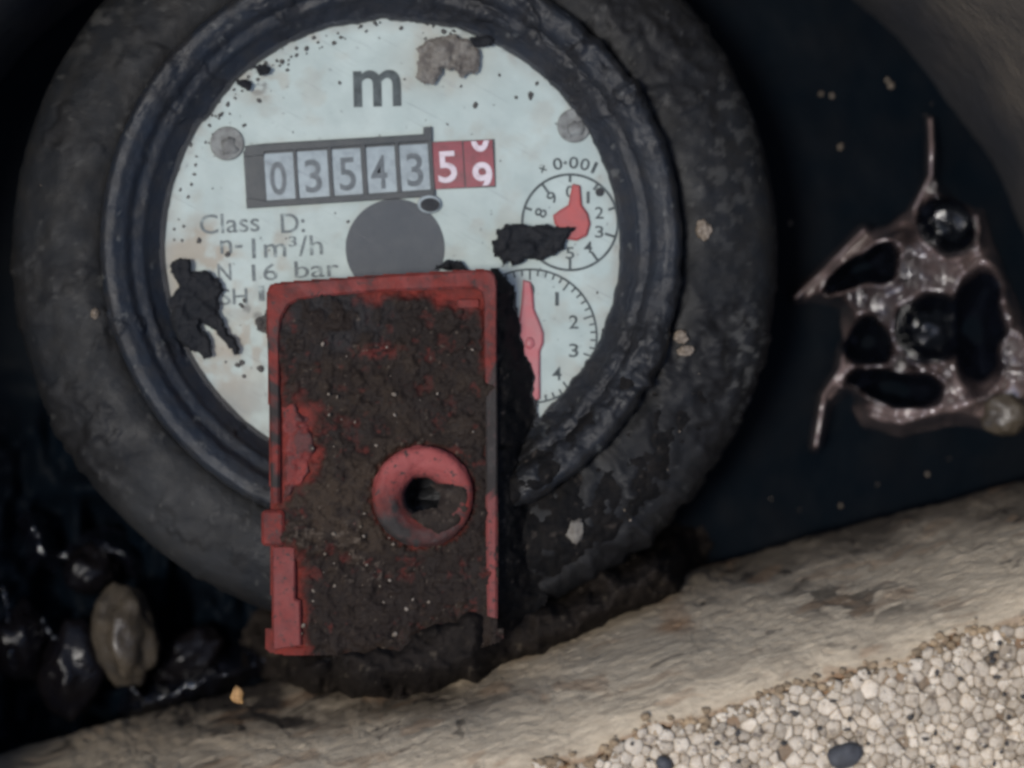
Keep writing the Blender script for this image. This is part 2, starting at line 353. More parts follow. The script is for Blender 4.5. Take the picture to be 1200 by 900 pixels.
def dial_fn(px, py, r, z):
    n = fbm(px * .03, py * .03, 1.1, 4); n2 = fbm(px * .09, py * .09, 8.1, 3)
    st = .35 * blob(px, py, 235, 380, 60, 120) * sstep(-.3, .5, n2) + .85 * blob(px, py, 232, 297, 34, 26) * sstep(-.5, .4, n) + .7 * blob(px, py, 205, 330, 22, 50) + .8 * blob(px, py, 250, 445, 52, 50) * sstep(-.8, .3, n) + .5 * blob(px, py, 290, 300, 60, 40) * sstep(-.1, .6, n) \
         + .5 * blob(px, py, 310, 95, 40, 20) * sstep(-.2, .5, n2) + .35 * blob(px, py, 520, 75, 60, 35) + .35 * sstep(245, 268, r) * sstep(-.3, .5, n2) + .6 * blob(px, py, 300, 395, 22, 40) * sstep(-.3, .5, n2) + .3 * sstep(.1, .8, n)
    gr = .55 * blob(px, py, 300, 470, 40, 50) * sstep(-.4, .5, n) + .4 * sstep(252, 268, r) + .35 * blob(px, py, 605, 340, 22, 26) + .25 * sstep(.3, .9, n2) * blob(px, py, 285, 370, 50, 60)
    dk = sstep(.95, 1.15, fbm(px * .16, py * .16, 3.7, 2)) * .6 + .7 * sstep(.55, .9, fbm(px * .1, py * .1, 5.7, 3)) * (blob(px, py, 300, 90, 30, 22) + blob(px, py, 285, 370, 30, 22) + .8 * sstep(258, 266, r))
    return .12 * n2, {'stain': st, 'dark': dk, 'grime': gr}
lathe('dial', np.stack([np.concatenate([[0.5], np.linspace(3, 267.3, 130)]), np.zeros(131)], 1), MX, MY, 540, M['dial'], meter, fn=dial_fn)

gm = bpy.data.materials.new('dusty_cover_glass'); gm.use_nodes = True
t = gm.node_tree; t.nodes.clear(); out = t.nodes.new('ShaderNodeOutputMaterial'); tr = t.nodes.new('ShaderNodeBsdfTransparent'); gl = t.nodes.new('ShaderNodeBsdfGlossy'); df = t.nodes.new('ShaderNodeBsdfDiffuse')
fr = t.nodes.new('ShaderNodeFresnel'); fr.inputs[0].default_value = 1.33; gl.inputs['Roughness'].default_value = .04; df.inputs[0].default_value = (.25, .25, .235, 1)
tr.inputs[0].default_value = (.97, .985, .98, 1)
m1 = t.nodes.new('ShaderNodeMixShader'); m2 = t.nodes.new('ShaderNodeMixShader'); tc = t.nodes.new('ShaderNodeTexCoord')
mp = t.nodes.new('ShaderNodeMapping'); mp.inputs['Scale'].default_value = (1 / S, 1 / S, 1 / S); mp.inputs['Rotation'].default_value = (0, 0, .5)
mp2 = t.nodes.new('ShaderNodeMapping'); mp2.inputs['Scale'].default_value = (.01, .22, .1)
n1 = t.nodes.new('ShaderNodeTexNoise'); n1.inputs['Scale'].default_value = .025; n1.inputs['Detail'].default_value = 6; n1.inputs['Roughness'].default_value = .65
n2 = t.nodes.new('ShaderNodeTexNoise'); n2.inputs['Scale'].default_value = 1; n2.inputs['Detail'].default_value = 3
r1 = t.nodes.new('ShaderNodeMapRange'); r1.inputs[1].default_value = .35; r1.inputs[2].default_value = .8; r1.inputs[3].default_value = .0; r1.inputs[4].default_value = .11
r2 = t.nodes.new('ShaderNodeMapRange'); r2.inputs[1].default_value = .62; r2.inputs[2].default_value = .74; r2.inputs[3].default_value = 0; r2.inputs[4].default_value = .16
ad = t.nodes.new('ShaderNodeMath'); ad.operation = 'ADD'; ad.use_clamp = True
L = t.links; L.new(tc.outputs['Object'], mp.inputs[0]); L.new(mp.outputs[0], n1.inputs['Vector']); L.new(mp.outputs[0], mp2.inputs[0]); L.new(mp2.outputs[0], n2.inputs['Vector'])
L.new(n1.outputs['Fac'], r1.inputs[0]); L.new(n2.outputs['Fac'], r2.inputs[0]); L.new(r1.outputs[0], ad.inputs[0]); L.new(r2.outputs[0], ad.inputs[1])
L.new(fr.outputs[0], m1.inputs[0]); L.new(tr.outputs[0], m1.inputs[1]); L.new(gl.outputs[0], m1.inputs[2]); L.new(ad.outputs[0], m2.inputs[0]); L.new(m1.outputs[0], m2.inputs[1]); L.new(df.outputs[0], m2.inputs[2]); L.new(m2.outputs[0], out.inputs[0])
lathe('cover_glass', [(.3, 9.5), (140, 9.5), (277, 9.5)], MX, MY, 180, gm, meter)

# printed words on the dial
lt = [glyphs('m', 414, 82, 470, 125, .7, 1.5, bold=.018)]
mk('letter', *join(lt), M['ink'], meter, smooth=False)
words = [('Class', 234, 250, 304, 273, 3.), ('D:', 329, 250, 357, 273, 3.), ('n-', 258, 281, 284, 297, 3.), ('1m\u00b3/h', 295, 277, 378, 301, 3.), ('N', 255, 309, 271, 329, 3.), ('16', 295, 309, 325, 329, 3.), ('bar', 345, 305, 397, 325, 3.), ('SH', 258, 338, 290, 357, 3.), ('1', 303, 335, 310, 353, 3.)]
mk('printed_words', *join([glyphs(t, a, b, c, d, .7, g, bold=.006) for t, a, b, c, d, g in words]), M['faint_ink'], meter, smooth=False)

# register: frame, drums
RA = 3.6                                                   # the print is turned a little on the photo
reg_c = (397, 200)
def fz(px, py, base=5.0): return np.full(np.shape(px), base)
counter = mk('counter_window', *prism([(287, 171), (310, 168), (496, 157), (496, 149), (506, 148), (508, 230), (289, 244)], -.5, 2.2, .6), M['frame'], meter, smooth=False)
bars = [prism([(287, 171), (496, 157.5), (496, 149), (506, 148), (506.5, 164), (505, 165), (310, 178), (309, 182), (287, 184)], 2, 6.5, 1), prism([(288, 232), (312, 235), (505, 222), (508, 221), (508.5, 230), (289, 244)], 2, 6.5, 1)]
slots = [(311, 345), (349, 385), (390, 424), (430, 464), (469, 503)]
def yslope(x): return -(x - 397) * math.tan(math.radians(RA))
for a, b in [(287, 311)] + [(p[1], q[0]) for p, q in zip(slots[:-1], slots[1:])] + [(503, 508)]:
    m_ = (a + b) / 2; y = 203 + yslope(m_)
    bars.append(prism(rot([(a, y - 33), (b, y - 33), (b, y + 33), (a, y + 33)], m_, y, RA), 2, 6.0 if a != 287 else 4.0, .8))
mk('frame', *join(bars), M['frame'], counter, smooth=False)
def drum(a, b, y, hh, m, dm, digs, z0=2.4, crown=1.8):
    xm = (a + b) / 2; n = 13; V, F = [], []
    zf = lambda py: z0 + crown * (1 - ((py - y) / (hh * 1.15)) ** 2)
    for i in range(n):
        v = -hh + 2 * hh * i / (n - 1)
        for x in (a, b):
            (qx, qy), = rot([(x, y + v)], xm, y, RA); zz = zf(y + v); X, Y = pw(qx, qy, zz); V.append((X, Y, zz))
    for i in range(n - 1): F.append((2 * i, 2 * i + 2, 2 * i + 3, 2 * i + 1))
    mi = [0] * len(F)
    parts = [(np.array(V), F)]
    for t, x0, y0, x1, y1, bo, cl in digs:
        g = glyphs(t, x0, y0, x1, y1, 0, RA, xm, y, bold=bo, clip=cl, zfn=lambda px, py: np.full(len(px), z0 + crown + .5)); parts.append(g); mi += [1] * len(g[1])
    V, F = join(parts)
    mk('digit_drum', V, F, [m, dm], counter, smooth=False, midx=mi)
for (a, b), t in zip(slots, '03543'):
    xm = (a + b) / 2; y = 204 + yslope(xm); dx = {'0': -2, '4': -3}.get(t, 0)
    drum(a, b, y, 29, M['drum'], M['digit_black'], [(t, xm - 9.5 + dx, y - 19, xm + 9.5 + dx, y + 20, .012, None)])
# red drums
y = 194.5; redf = prism([(506, 166), (579.5, 163), (581, 219), (508, 222)], -.5, 2.0, .5)
mk('red_window', *redf, M['frame'], counter, smooth=False)
def yc(x): return 192.5 - (x - 543) * .045
drum(508, 543, yc(525), 27.5, M['red_drum'], M['digit_white'], [('5', 513, 177, 535, 214, .014, None)])
drum(544.5, 578.5, yc(561), 27, M['red_drum'], M['digit_white'], [('9', 553, 190, 576, 228, .02, (150, yc(561) + 26)), ('0', 553, 140, 575, 178, .02, (yc(561) - 26.5, 240))])
mk('sensor_disc', *disc(463, 291, 58, -.5, 1.4, 72, bev=.4), M['slate'], meter, smooth=False)
hole = mk('vent_hole', *join([disc(503, 239, 14, -.5, 7.2, 28, 11, 1.5)]), M['drum'], meter, smooth=False)
mk('hole_plug', *disc(504, 240, 11.5, 5, 7.9, 26, 8, .3), M['blackmud'], hole, smooth=False)
for px_, py_ in ((266, 168), (673, 147)):
    st = mk('stud', *disc(px_, py_, 20, -1, 3.5, 36, bev=1.5), M['rivet'], meter, smooth=False)
    v, f = lump(10, 10, 2.2, px_, .35, 2); X, Y = pw(px_ + 3, py_ + 4, 3); mk('stud_core', v + np.array([X, Y, 3.4]), f, M['rivet'], st)

# small gauge
SG = (668, 260.5); z = .8
sg = mk('small_gauge', *join([arcring(*SG, 54.5, 57.5, z)] + [tick(*SG, 43 if k in (3, 4, 5, 9) else 47, 55, 36 * k, 3.0, z) for k in range(10)]), M['ink'], meter, smooth=False)
num = []
for k in range(10):
    a = math.radians(36 * k); nx, ny = SG[0] + 36 * math.sin(a), SG[1] - 36 * math.cos(a); num.append(glyphs(str(k), nx - (1.8 if k == 1 else 5), ny - 7, nx + (1.8 if k == 1 else 5), ny + 7, z, -36 * k if k in (8, 9) else 0, bold=.01))
for i, ch in enumerate('\u00d70\u00b7001'):
    deg = (-27, -12, -4.5, 3.5, 14.5, 24)[i]; a = math.radians(deg); rr = 70; nx, ny = SG[0] + rr * math.sin(a), SG[1] - rr * math.cos(a)
    hh, ww = (7, 5.5) if ch == '0' else (7, 2) if ch == '1' else (2, 2) if ch == '\u00b7' else (4, 4)
    num.append(glyphs(ch, nx - ww, ny - hh, nx + ww, ny + hh, z, -deg, bold=.012))
mk('numerals', *join(num), M['ink'], sg, smooth=False)
star = [(671, 215), (680, 217), (682, 240), (689, 250), (692, 262), (688, 276), (676, 282), (662, 280), (656, 272), (650, 262), (648, 252), (656, 246), (666, 240)]
mk('pointer', *prism(star, 1.2, 6.5, 2.5), M['pointer'], sg, smooth=False)
mk('pivot_hole', *disc(703, 225, 5.2, -.2, 1.6, 18, bev=.3), M['blackmud'], sg, smooth=False)

# big gauge
BG = (621, 394)
parts = [arcring(*BG, 77, 79.5, z)]
for k in range(50):
    L_ = 66 if k % 5 == 0 else 71
    parts.append(tick(*BG, L_, 77.5, 7.2 * k, 2.2, z))
bg = mk('large_gauge', *join(parts), M['ink'], meter, smooth=False)
num = []
for k in range(0, 6):
    a = math.radians(36 * k); nx, ny = BG[0] + 54 * math.sin(a), BG[1] - 54 * math.cos(a)
    num.append(glyphs(str(k), nx - (2.2 if k == 1 else 5.5), ny - 8, nx + (2.2 if k == 1 else 5.5), ny + 8, z, 0, bold=.012))
mk('numerals', *join(num), M['ink'], bg, smooth=False)
long_p = [(613, 328), (622, 330), (625, 345), (626, 362), (632, 376), (637, 390), (637, 402), (633, 412), (633, 440), (633, 468), (624, 470), (615, 430), (607, 412), (604, 395), (608, 375), (611, 355)]
mk('pointer', *prism(long_p, 1.0, 6, 2.5), M['pink_pointer'], bg, smooth=False)
v, f = lump(6, 7, 2.2, 3, .1, 2); X, Y = pw(621, 402, 6); mk('pivot', v + np.array([X, Y, 6]), f, M['pink_pointer'], bg)

# mud caked on the lower right of the meter and against the clip
PB, PH = np.array(prof_bezel), np.array(prof_house)
def ring_z(px, py):
    r = np.hypot(px - 460, py - 289)
    zb = np.interp(r, np.maximum.accumulate(PB[:, 0]), PB[:, 1]); zh = np.interp(r * 1.0, np.maximum.accumulate(PH[:, 0]), PH[:, 1])
    return np.where(r < 276, 9.5, np.where(r < 337, zb, zh))
def ringmud_fn(px, py):
    n = fbm(px * .03, py * .03, 7.1, 4); n2 = fbm(px * .1, py * .1, 2.1, 4)
    r = np.hypot(px - 460, py - 289)
    msk = np.maximum.reduce([blob(px, py, 690, 640, 130, 110, .8), blob(px, py, 640, 575, 60, 60, .7), .8 * blob(px, py, 760, 560, 80, 110, .9), 1.1 * blob(px, py, 600, 660, 60, 120, .6)]) * sstep(445, 415, r)
    h = msk * (9 + 4 * n + 2.2 * n2) - 4
    h = np.where(r < 290, -20, h)
    return ring_z(px, py) + h, (h > -3.4) & (px > 560), {'pale': .8 * sstep(.75, 1.05, fbm(px * .12, py * .12, 3.1, 3))}
hfield('mud_crust', 560, 880, 420, 780, 2, ringmud_fn, M['ringmud'], meter, kind='stuff')
def flank_fn(px, py):
    n = fbm(px * .03, py * .03, 7.1, 4); n2 = fbm(px * .1, py * .1, 2.1, 4)
    wx = px + 5 * fbm(px * .05, py * .05, 1.7, 4)
    edge = np.interp(py, [300, 318, 335, 395, 420, 460, 520, 580, 700, 770], [578, 582, 600, 612, 624, 630, 634, 640, 640, 600])
    e = sstep(edge + 3, 577, wx) * sstep(312, 330, py) * sstep(770, 690, py)
    return np.where(py > 520, -12, 3) + e * 84 + 2.2 * n2 * (e > .02), e > .004, {'pale': .8 * sstep(.85, 1.1, fbm(px * .12, py * .12, 3.1, 3))}
hfield('mud_bank', 575, 660, 306, 785, 2, flank_fn, M['ringmud'], meter, kind='stuff')
def heap_fn(px, py):
    n = fbm(px * .03, py * .03, 7.1, 4); n2 = fbm(px * .1, py * .1, 2.1, 4)
    d = sdf(px + 14 * n, py + 8 * fbm(px * .03, py * .03, 3.1, 4), [(325, 750), (450, 725), (570, 680), (640, 680), (720, 650), (800, 640), (800, 700), (710, 755), (630, 790), (530, 822), (430, 830), (345, 800)])
    z = -285 + (283 + 112 * sstep(600, 550, px) * sstep(345, 375, px)) * sstep(-45, 45, d) + (9 * n + 4 * n2) * sstep(-45, 0, d)
    return z, d > -44, {'pale': .8 * sstep(.75, 1.05, fbm(px * .12, py * .12, 3.1, 3))}
hfield('soil_heap', 280, 860, 600, 870, 2.5, heap_fn, M['heap'], label='heap of dark soil between the red clip and the foam board', cat='soil', kind='stuff')

# ------------------------------------------------------------------ red plastic clip over the dial
ZT = 92.0
X, Y = pw(447, 540, 0)
clip = thing('plastic_clip', float(X), float(Y), 0, label='red plastic clip caked in brown mud, covering the lower part of the dial', cat='clip')
def attr_mud(V, thr=.15):
    px, py = V[:, 0] / (1 - V[:, 2] / D) + 600, 450 - V[:, 1] / (1 - V[:, 2] / D)
    return px, py
outl = [(313, 345), (317, 334), (330, 331), (440, 323), (565, 316), (576, 318), (581, 328), (582, 500), (583, 700), (582, 745), (560, 752), (350, 762), (319, 757), (318, 640), (316, 500)]
V, F = prism(outl, 11, ZT - 7, 3); mk('body', V, F[:-2] + F[-1:], M['red'], clip, smooth=False)
# raised rim: an upright ribbon swept along the top three sides
def ribbon(pts_out, pts_in, z0, z1, bev):
    n = len(pts_out); V, F = [], []
    for (ox, oy), (ix, iy) in zip(pts_out, pts_in):
        o = np.array([ox, oy]); i = np.array([ix, iy]); ln = np.linalg.norm(i - o); u = (i - o) / ln
        for p, zz in ((o, z0), (o, z1 - bev), (o + u * bev, z1), (i - u * bev, z1), (i, z1 - bev), (i, z0)):
            X, Y = pw(p[0], p[1], z1); V.append((float(X), float(Y), zz))
    for k in range(n - 1):
        for q in range(5): F.append((6 * k + q, 6 * k + q + 1, 6 * k + 7 + q, 6 * k + 6 + q))
    F.append(tuple(range(5, -1, -1))); F.append(tuple(6 * (n - 1) + q for q in range(6)))
    return np.array(V), F
def sub_line(pts, n):
    pts = np.array(pts, float); s = np.concatenate([[0], np.cumsum(np.hypot(*np.diff(pts, axis=0).T))]); t = np.linspace(0, s[-1], n)
    return np.stack([np.interp(t, s, pts[:, 0]), np.interp(t, s, pts[:, 1])], 1)
po = [(317, 590), (316, 500), (313, 400), (312, 350), (314, 337), (320, 332), (345, 330), (440, 323), (560, 316), (573, 316), (580, 322), (582, 335), (582, 400), (583, 500), (583, 600), (583, 725)]
pi = [(328, 590), (328, 500), (327, 400), (329, 375), (338, 358), (350, 352), (370, 348), (440, 342), (545, 338), (558, 338), (565, 344), (567, 355), (567, 400), (569, 500), (569, 600), (571, 722)]
po, pi = sub_line(po, 220), sub_line(pi, 220)
V, F = ribbon(po, pi, ZT - 14, ZT + 2, 3)
px, py = V[:, 0] / (1 - V[:, 2] / D) + 600, 450 - V[:, 1] / (1 - V[:, 2] / D)
n = fbm(px * .06, py * .06, 2.9, 3)
rm = np.clip(sstep(425, 450, py + 20 * n) * (px > 500) * np.where((py > 600) & (py < 712), .35, 1) + .8 * sstep(.1, .5, n) * (py > 400) + .5 * sstep(.2, .6, n) + .6 * (px < 400) * blob(px, py, 322, 480, 12, 25), 0, 1)
mk('rim', V, F, M['red'], clip, smooth=False, attrs={'mud': rm, 'pale': .5 * (px > 500) * (py > 580) + .3 * (py < 350) * sstep(-.2, .3, n)})
V, F = prism(rrect(535, 350, 562, 362, 3), ZT - 10, ZT - 3, 1.5); mk('ledge', V, F, M['red'], clip, smooth=False)
V, F = prism(rrect(306, 598, 333, 640, 6), 50, ZT + 3, 3); mk('side_tab', V, F, M['red'], clip, smooth=False)
V, F = prism([(319, 640), (346, 640), (346, 702), (352, 704), (353, 757), (320, 762)], 40, ZT - 1, 2.5); mk('lower_strip', V, F, M['red'], clip, smooth=False, attrs={'pale': np.full(len(V), .35), 'mud': .25 + 0 * V[:, 0]})
# round collar with a mud-filled socket
X, Y = pw(495, 582, ZT + 14); X, Y = float(X), float(Y)
def col_fn(px, py, r, z):
    n = fbm(px * .08, py * .08, 2.1, 3)
    return 1.2 * n, {'mud': np.clip(sstep(590, 625, py + 10 * n) * .7 + .5 * sstep(.35, .7, n) + .55 * sstep(490, 460, px) * sstep(570, 610, py) + sstep(28, 20, r), 0, 1), 'pale': .9 * sstep(595, 540, py)}
lathe('collar', dense([(57, ZT - 14), (57, ZT + 8), (54, ZT + 14), (48, ZT + 16), (38, ZT + 15), (30, ZT + 11), (24, ZT + 5), (21, ZT - 5)], 46), X, Y, 120, M['red'], clip, fn=col_fn)
lathe('socket', [(22, ZT - 3), (20, ZT - 20), (18, ZT - 60), (6, ZT - 66), (.3, ZT - 66)], X, Y, 60, M['blackmud'], clip)
def plug_fn(px, py):
    d = sdf(px, py, [(500, 566), (530, 566), (550, 572), (551, 590), (545, 607), (532, 622), (515, 628), (496, 618), (478, 604), (490, 598), (512, 594), (516, 580)])
    n = fbm(px * .08, py * .08, 3.3, 4)
    return ZT + 13 + 5 * sstep(0, 7, d) + 3 * n, d > 0, {'pale': .25 * sstep(.5, .9, fbm(px * .2, py * .2, 2.2, 2)), 'rust': 0 * px}
hfield('socket_mud', 465, 560, 555, 640, 1.5, plug_fn, M['mud'], clip, kind='stuff')
# mud on the clip's face
def face_fn(px, py):
    n = fbm(px * .04, py * .04, 5.5, 5, .55); n2 = fbm(px * .15, py * .15, 1.5, 3); n3 = fbm(px * .07, py * .07, 8.5, 4)
    wx, wy = px + 6 * fbm(px * .05, py * .05, 2.2, 4), py + 6 * fbm(px * .05, py * .05, 9.9, 4)
    d = sdf(wx, wy, [(327, 480), (325, 400), (328, 372), (345, 345), (385, 336), (430, 348), (480, 346), (530, 360), (564, 366), (568, 440), (600, 452), (600, 775), (560, 800), (362, 800), (356, 765), (354, 690), (347, 650), (320, 640), (328, 600), (345, 580), (372, 540), (368, 480), (345, 470)])
    out = sdf(px, py, outl); rc = np.hypot(px - 495, py - 582)
    m = sstep(-9, 12, d + 6 * n3) * sstep(52, 66, rc + 4 * n2)
    z = ZT - 7 + .3 * n2 + m * (6.5 + 5 * n + 1.5 * n2)
    lip = np.exp(-(line_d(px, py, [(330, 632), (370, 645), (420, 632)]) / 8) ** 2)
    z = z + 7 * lip * m - 4 * sstep(645, 660, py + 4 * n)
    z = np.where(rc < 30, np.minimum(z, ZT - 9), z)
    z = z - 40 * sstep(768, 800, py)
    thin = sstep(-.45, -.95, n3) * .55 * (py > 380) + .35 * sstep(-.5, -.9, n) 
    rub = .6 * blob(px, py, 442, 412, 30, 8) * sstep(-.3, .4, n2) + .35 * blob(px, py, 345, 525, 26, 60) * sstep(-.2, .5, n) + .45 * blob(px, py, 548, 356, 18, 6)
    mud = np.clip(m * (1 - thin * .6 - rub), 0, 1)
    brown = np.clip(.8 * blob(px, py, 400, 600, 80, 60) * sstep(-.5, .4, n3) + .45 * blob(px, py, 470, 470, 110, 90) * sstep(-.1, .6, n) + .25 * sstep(0, .7, n3) * (py > 420) + .5 * lip * sstep(-.3, .4, n2) + .5 * sstep(.75, 1.1, fbm(px * .16, py * .16, 4.1, 2)), 0, 1) * m
    pale = .5 * sstep(.95, 1.2, fbm(px * .2, py * .2, 4.1, 2)) * m + .4 * blob(px, py, 430, 660, 25, 40) * sstep(.5, .9, n2) + .45 * blob(px, py, 380, 625, 45, 14) * sstep(.1, .6, n2)
    return z, ((out > -1.5) | ((py > 735) & (out > -9))) & (rc > 22), {'mud': mud, 'brown': brown, 'slate': m * .7 * blob(px, py, 385, 370, 70, 45) * sstep(.5, -.3, n), 'pale2': pale}
M['face'] = mat('mud_smeared_red_plastic', (.165, .025, .018), (.085, .021, .017), .06, (.38, .68), .6, rough2=.8, attrs=(('mud', (.0165, .0115, .009)), ('brown', (.036, .0245, .0165)), ('slate', (.024, .0225, .022)), ('pale2', (.13, .10, .075))), bump=((.14, 1.2), (.5, .7)), spec=.12)
hfield('mud_smeared_face', 308, 590, 312, 768, 1.5, face_fn, M['face'], clip)
# raised crescent of flaking red at the left of the face
def flake_red(px, py):
    d = sdf(px + 4 * fbm(px * .08, py * .08, 1.2, 3), py + 4 * fbm(px * .08, py * .08, 3.2, 3), [(330, 478), (345, 470), (362, 490), (372, 530), (366, 552), (345, 580), (330, 592)])
    n = fbm(px * .08, py * .08, 5.2, 3)
    return ZT - 9 + sstep(0, 6, d) * (8 + 4 * n), d > 0, {'mud': sstep(.0, .45, n) * .9, 'pale': .2 + 0 * px}
hfield('flaking_patch', 322, 382, 462, 600, 1.5, flake_red, M['red'], clip)

# ------------------------------------------------------------------ polystyrene board
def y_top(x): return 884 - .268 * x
def yj(x): return 10 * fbm(np.asarray(x) * .03, np.asarray(x) * 0 + .5, 0., 4)
def y_edge(x): return 1098 - .31 * x + 4 * np.sin(x * .013) + yj(x)
ZB = 180.0
X, Y = pw(800, 860, ZB)
board = thing('foam_board', float(X), float(Y), -270, label='beige polystyrene foam board cut to show its beads, sloping across the front', cat='foam board')
nx_, nu_ = 900, 170
xs = np.linspace(-260, 1480, nx_); us = np.linspace(-.5, 1, nu_)
px, u = np.meshgrid(xs, us)
yt, ye = y_top(px), y_edge(px)
uu = np.clip(u, 0, 1)
py = yt + (ye - yj(px) - yt) * uu + yj(px) * uu ** 9
zz = -215 + (ZB + 215) * np.sin(uu * math.pi / 2) ** .85
zz = np.where(u < 0, -215 + u * 320, zz); py = py + np.where(u < 0, 9 * -u, 0)
al = px * .965 - py * .26; ac = px * .26 + py * .965                       # along / across the streaks
al = al + 25 * fbm(px * .01, py * .01, 1.0, 3); ac = ac + 5 * fbm(px * .02, py * .02, 3.0, 3)
st = fbm(al * .055, ac * .16, 4.2, 4); st2 = fbm(al * .12, ac * .24, 7.2, 4)
dsp = 1.2 * st + 1.5 * st2 + 5 * fbm(px * .008, py * .02, 6.1, 3)
pz = zz + dsp * np.clip(1 - .6 * uu, .4, 1); py2 = py - dsp * .5 * (1 - uu)
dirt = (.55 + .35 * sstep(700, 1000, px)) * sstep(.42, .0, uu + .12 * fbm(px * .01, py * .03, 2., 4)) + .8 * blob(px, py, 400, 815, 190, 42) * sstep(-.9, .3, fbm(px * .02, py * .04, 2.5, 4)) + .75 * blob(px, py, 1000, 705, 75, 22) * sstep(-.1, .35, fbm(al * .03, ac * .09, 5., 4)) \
     + .22 * sstep(.4, .85, fbm(al * .015, ac * .07, 8., 4)) + .6 * blob(px, py, 310, 840, 90, 18) * sstep(-.2, .4, fbm(al * .03, ac * .09, 15., 4)) + .5*sstep(.85, 1.1, fbm(al * .04, ac * .1, 11., 3))  # first term of dirt is painted shade down from the upper edge, deepest at right
rust = .75 * sstep(.955, .99, uu) * sstep(-.6, .3, fbm(px * .02, py * .02, 3.9, 3)) + .45 * sstep(.3, .8, fbm(al * .02, ac * .06, 18., 3)) + .5 * blob(px, py, 795, 735, 20, 8)
X, Y = pw(px, py2, pz)
mk('side_face', np.stack([X, Y, pz], -1).reshape(-1, 3), gridF(nu_, nx_)[:, ::-1], M['foam'], board, attrs={'mud': dirt, 'rust': rust})  # mud attribute holds the dirt and the painted edge shade
# cut top: the crumbly core between the beads
xs = np.arange(380, 1480, 4.0); vs = np.linspace(0, 1, 120)
px, v = np.meshgrid(xs, vs)
py = y_edge(px) - 3 + v * (1330 - y_edge(px))
wb = fbm(px * .06, py * .06, 2.7, 4)
pz = ZB - 8.5 + 1.5 * wb + 5 * sstep(0, .02, v) - 4 * sstep(.03, 0, v)
X, Y = pw(px, py, pz)
top_dirt = .5 * blob(px, py, 1130, 780, 110, 30) * sstep(-.5, .3, wb) + .5 * sstep(.25, .6, wb)
mk('cut_face', np.stack([X, Y, pz], -1).reshape(-1, 3), gridF(120, len(xs))[:, ::-1], M['foamcore'], board, attrs={'mud': top_dirt, 'rust': .8 * sstep(26, 4, py - y_edge(px)) + .4 * sstep(-.1, .5, fbm(px * .03, py * .03, 8., 3))})
# beads: packed cells, each bead its own object where the photo shows it
bound = [600, 1240, 700, 925]
pts = []; cell = {}
cand = rng.uniform([600, 690], [1330, 1010], (40000, 2)); rad = rng.choice([4.6, 5.6, 6.6, 8.0, 10.0], 40000)
edge_y = y_edge(cand[:, 0])
for (cx, cy), r, ey in zip(cand, rad, edge_y):
    if cy < ey + 3: continue
    gi, gj = int(cx // 24), int(cy // 24); ok = True
    for a in (-1, 0, 1):
        for b in (-1, 0, 1):
            for (qx, qy, qr) in cell.get((gi + a, gj + b), ()):
                if (qx - cx) ** 2 + (qy - cy) ** 2 < (.88 * (qr + r)) ** 2: ok = False
    if ok: cell.setdefault((gi, gj), []).append((cx, cy, r)); pts.append((cx, cy, r))
gx = np.arange(560, 1340, 9.0); ghost = np.stack([gx + rng.uniform(-2, 2, len(gx)), y_edge(gx) - 5 + rng.uniform(-3, 3, len(gx)), np.full(len(gx), 5.0)], 1)
PA = np.array(pts); PG = np.concatenate([PA, ghost])
def bead_cell(i):
    cx, cy, r = PA[i]; poly = [np.array([cx + 2.5 * r * math.cos(k * math.pi / 6 + i), cy + 2.4 * r * math.sin(k * math.pi / 6 + i)]) for k in range(12)]
    dd = np.hypot(PG[:, 0] - cx, PG[:, 1] - cy); nb = np.where((dd < 42) & (dd > 0))[0]
    for j in nb[np.argsort(dd[nb])]:
        q = PG[j, :2]; u = (q - [cx, cy]) / dd[j]; lim = (dd[j] ** 2 + r * r - PG[j, 2] ** 2) / (2 * dd[j]) - random.uniform(.0, .35)
        new = []
        for k in range(len(poly)):
            a, b = poly[k], poly[(k + 1) % len(poly)]; da, db = (a - [cx, cy]) @ u - lim, (b - [cx, cy]) @ u - lim
            if da <= 0: new.append(a)
            if da * db < 0: new.append(a + (b - a) * (da / (da - db)))
        poly = new
        if len(poly) < 3: return None
    P = np.array(poly); c = P.mean(0); n = len(P)
    # round the corners: midpoints pulled in
    Q = np.stack([P * .85 + np.roll(P, 1, 0) * .15, P * .85 + np.roll(P, -1, 0) * .15], 1).reshape(-1, 2); n = len(Q)
    sz = np.hypot(*(Q - c).T).mean(); tx, ty = random.uniform(-.3, .3), random.uniform(-.3, .3); top = random.uniform(-2.5, 2.5); dome = sz * random.uniform(.0, .16)
    V = []
    jit = random.uniform(.05, .2)
    for f, zz in ((1.0, -6), (1.0, -.55), (.80, .25), (.45, .75)):
        for k, p in enumerate(Q):
            pp = c + (p - c) * f * (1 + (random.uniform(-jit, jit) if f < .9 else random.uniform(-.04, .04))); zz_ = -6 if zz == -6 else (top + (zz - .75) * 1.0 * (dome + 1) + (pp - c) @ [tx, ty] + random.uniform(-1, .9))
            X, Y = pw(pp[0], pp[1], ZB + 3); V.append((X, Y, ZB + 4 + zz_))
    X, Y = pw(c[0], c[1], ZB + 3); V.append((X, Y, ZB + 4 + top + random.uniform(-.8, .4)))
    F = []
    for q in range(3):
        for k in range(n): F.append((q * n + k, (q + 1) * n + k, (q + 1) * n + (k + 1) % n, q * n + (k + 1) % n))
    for k in range(n): F.append((3 * n + k, 4 * n, 3 * n + (k + 1) % n))
    return np.array(V, float), F
order = sorted(range(len(PA)), key=lambda i: (not (PA[i, 0] < 1205 and PA[i, 1] < 905), -PA[i, 2]))
parts = []; made = 0
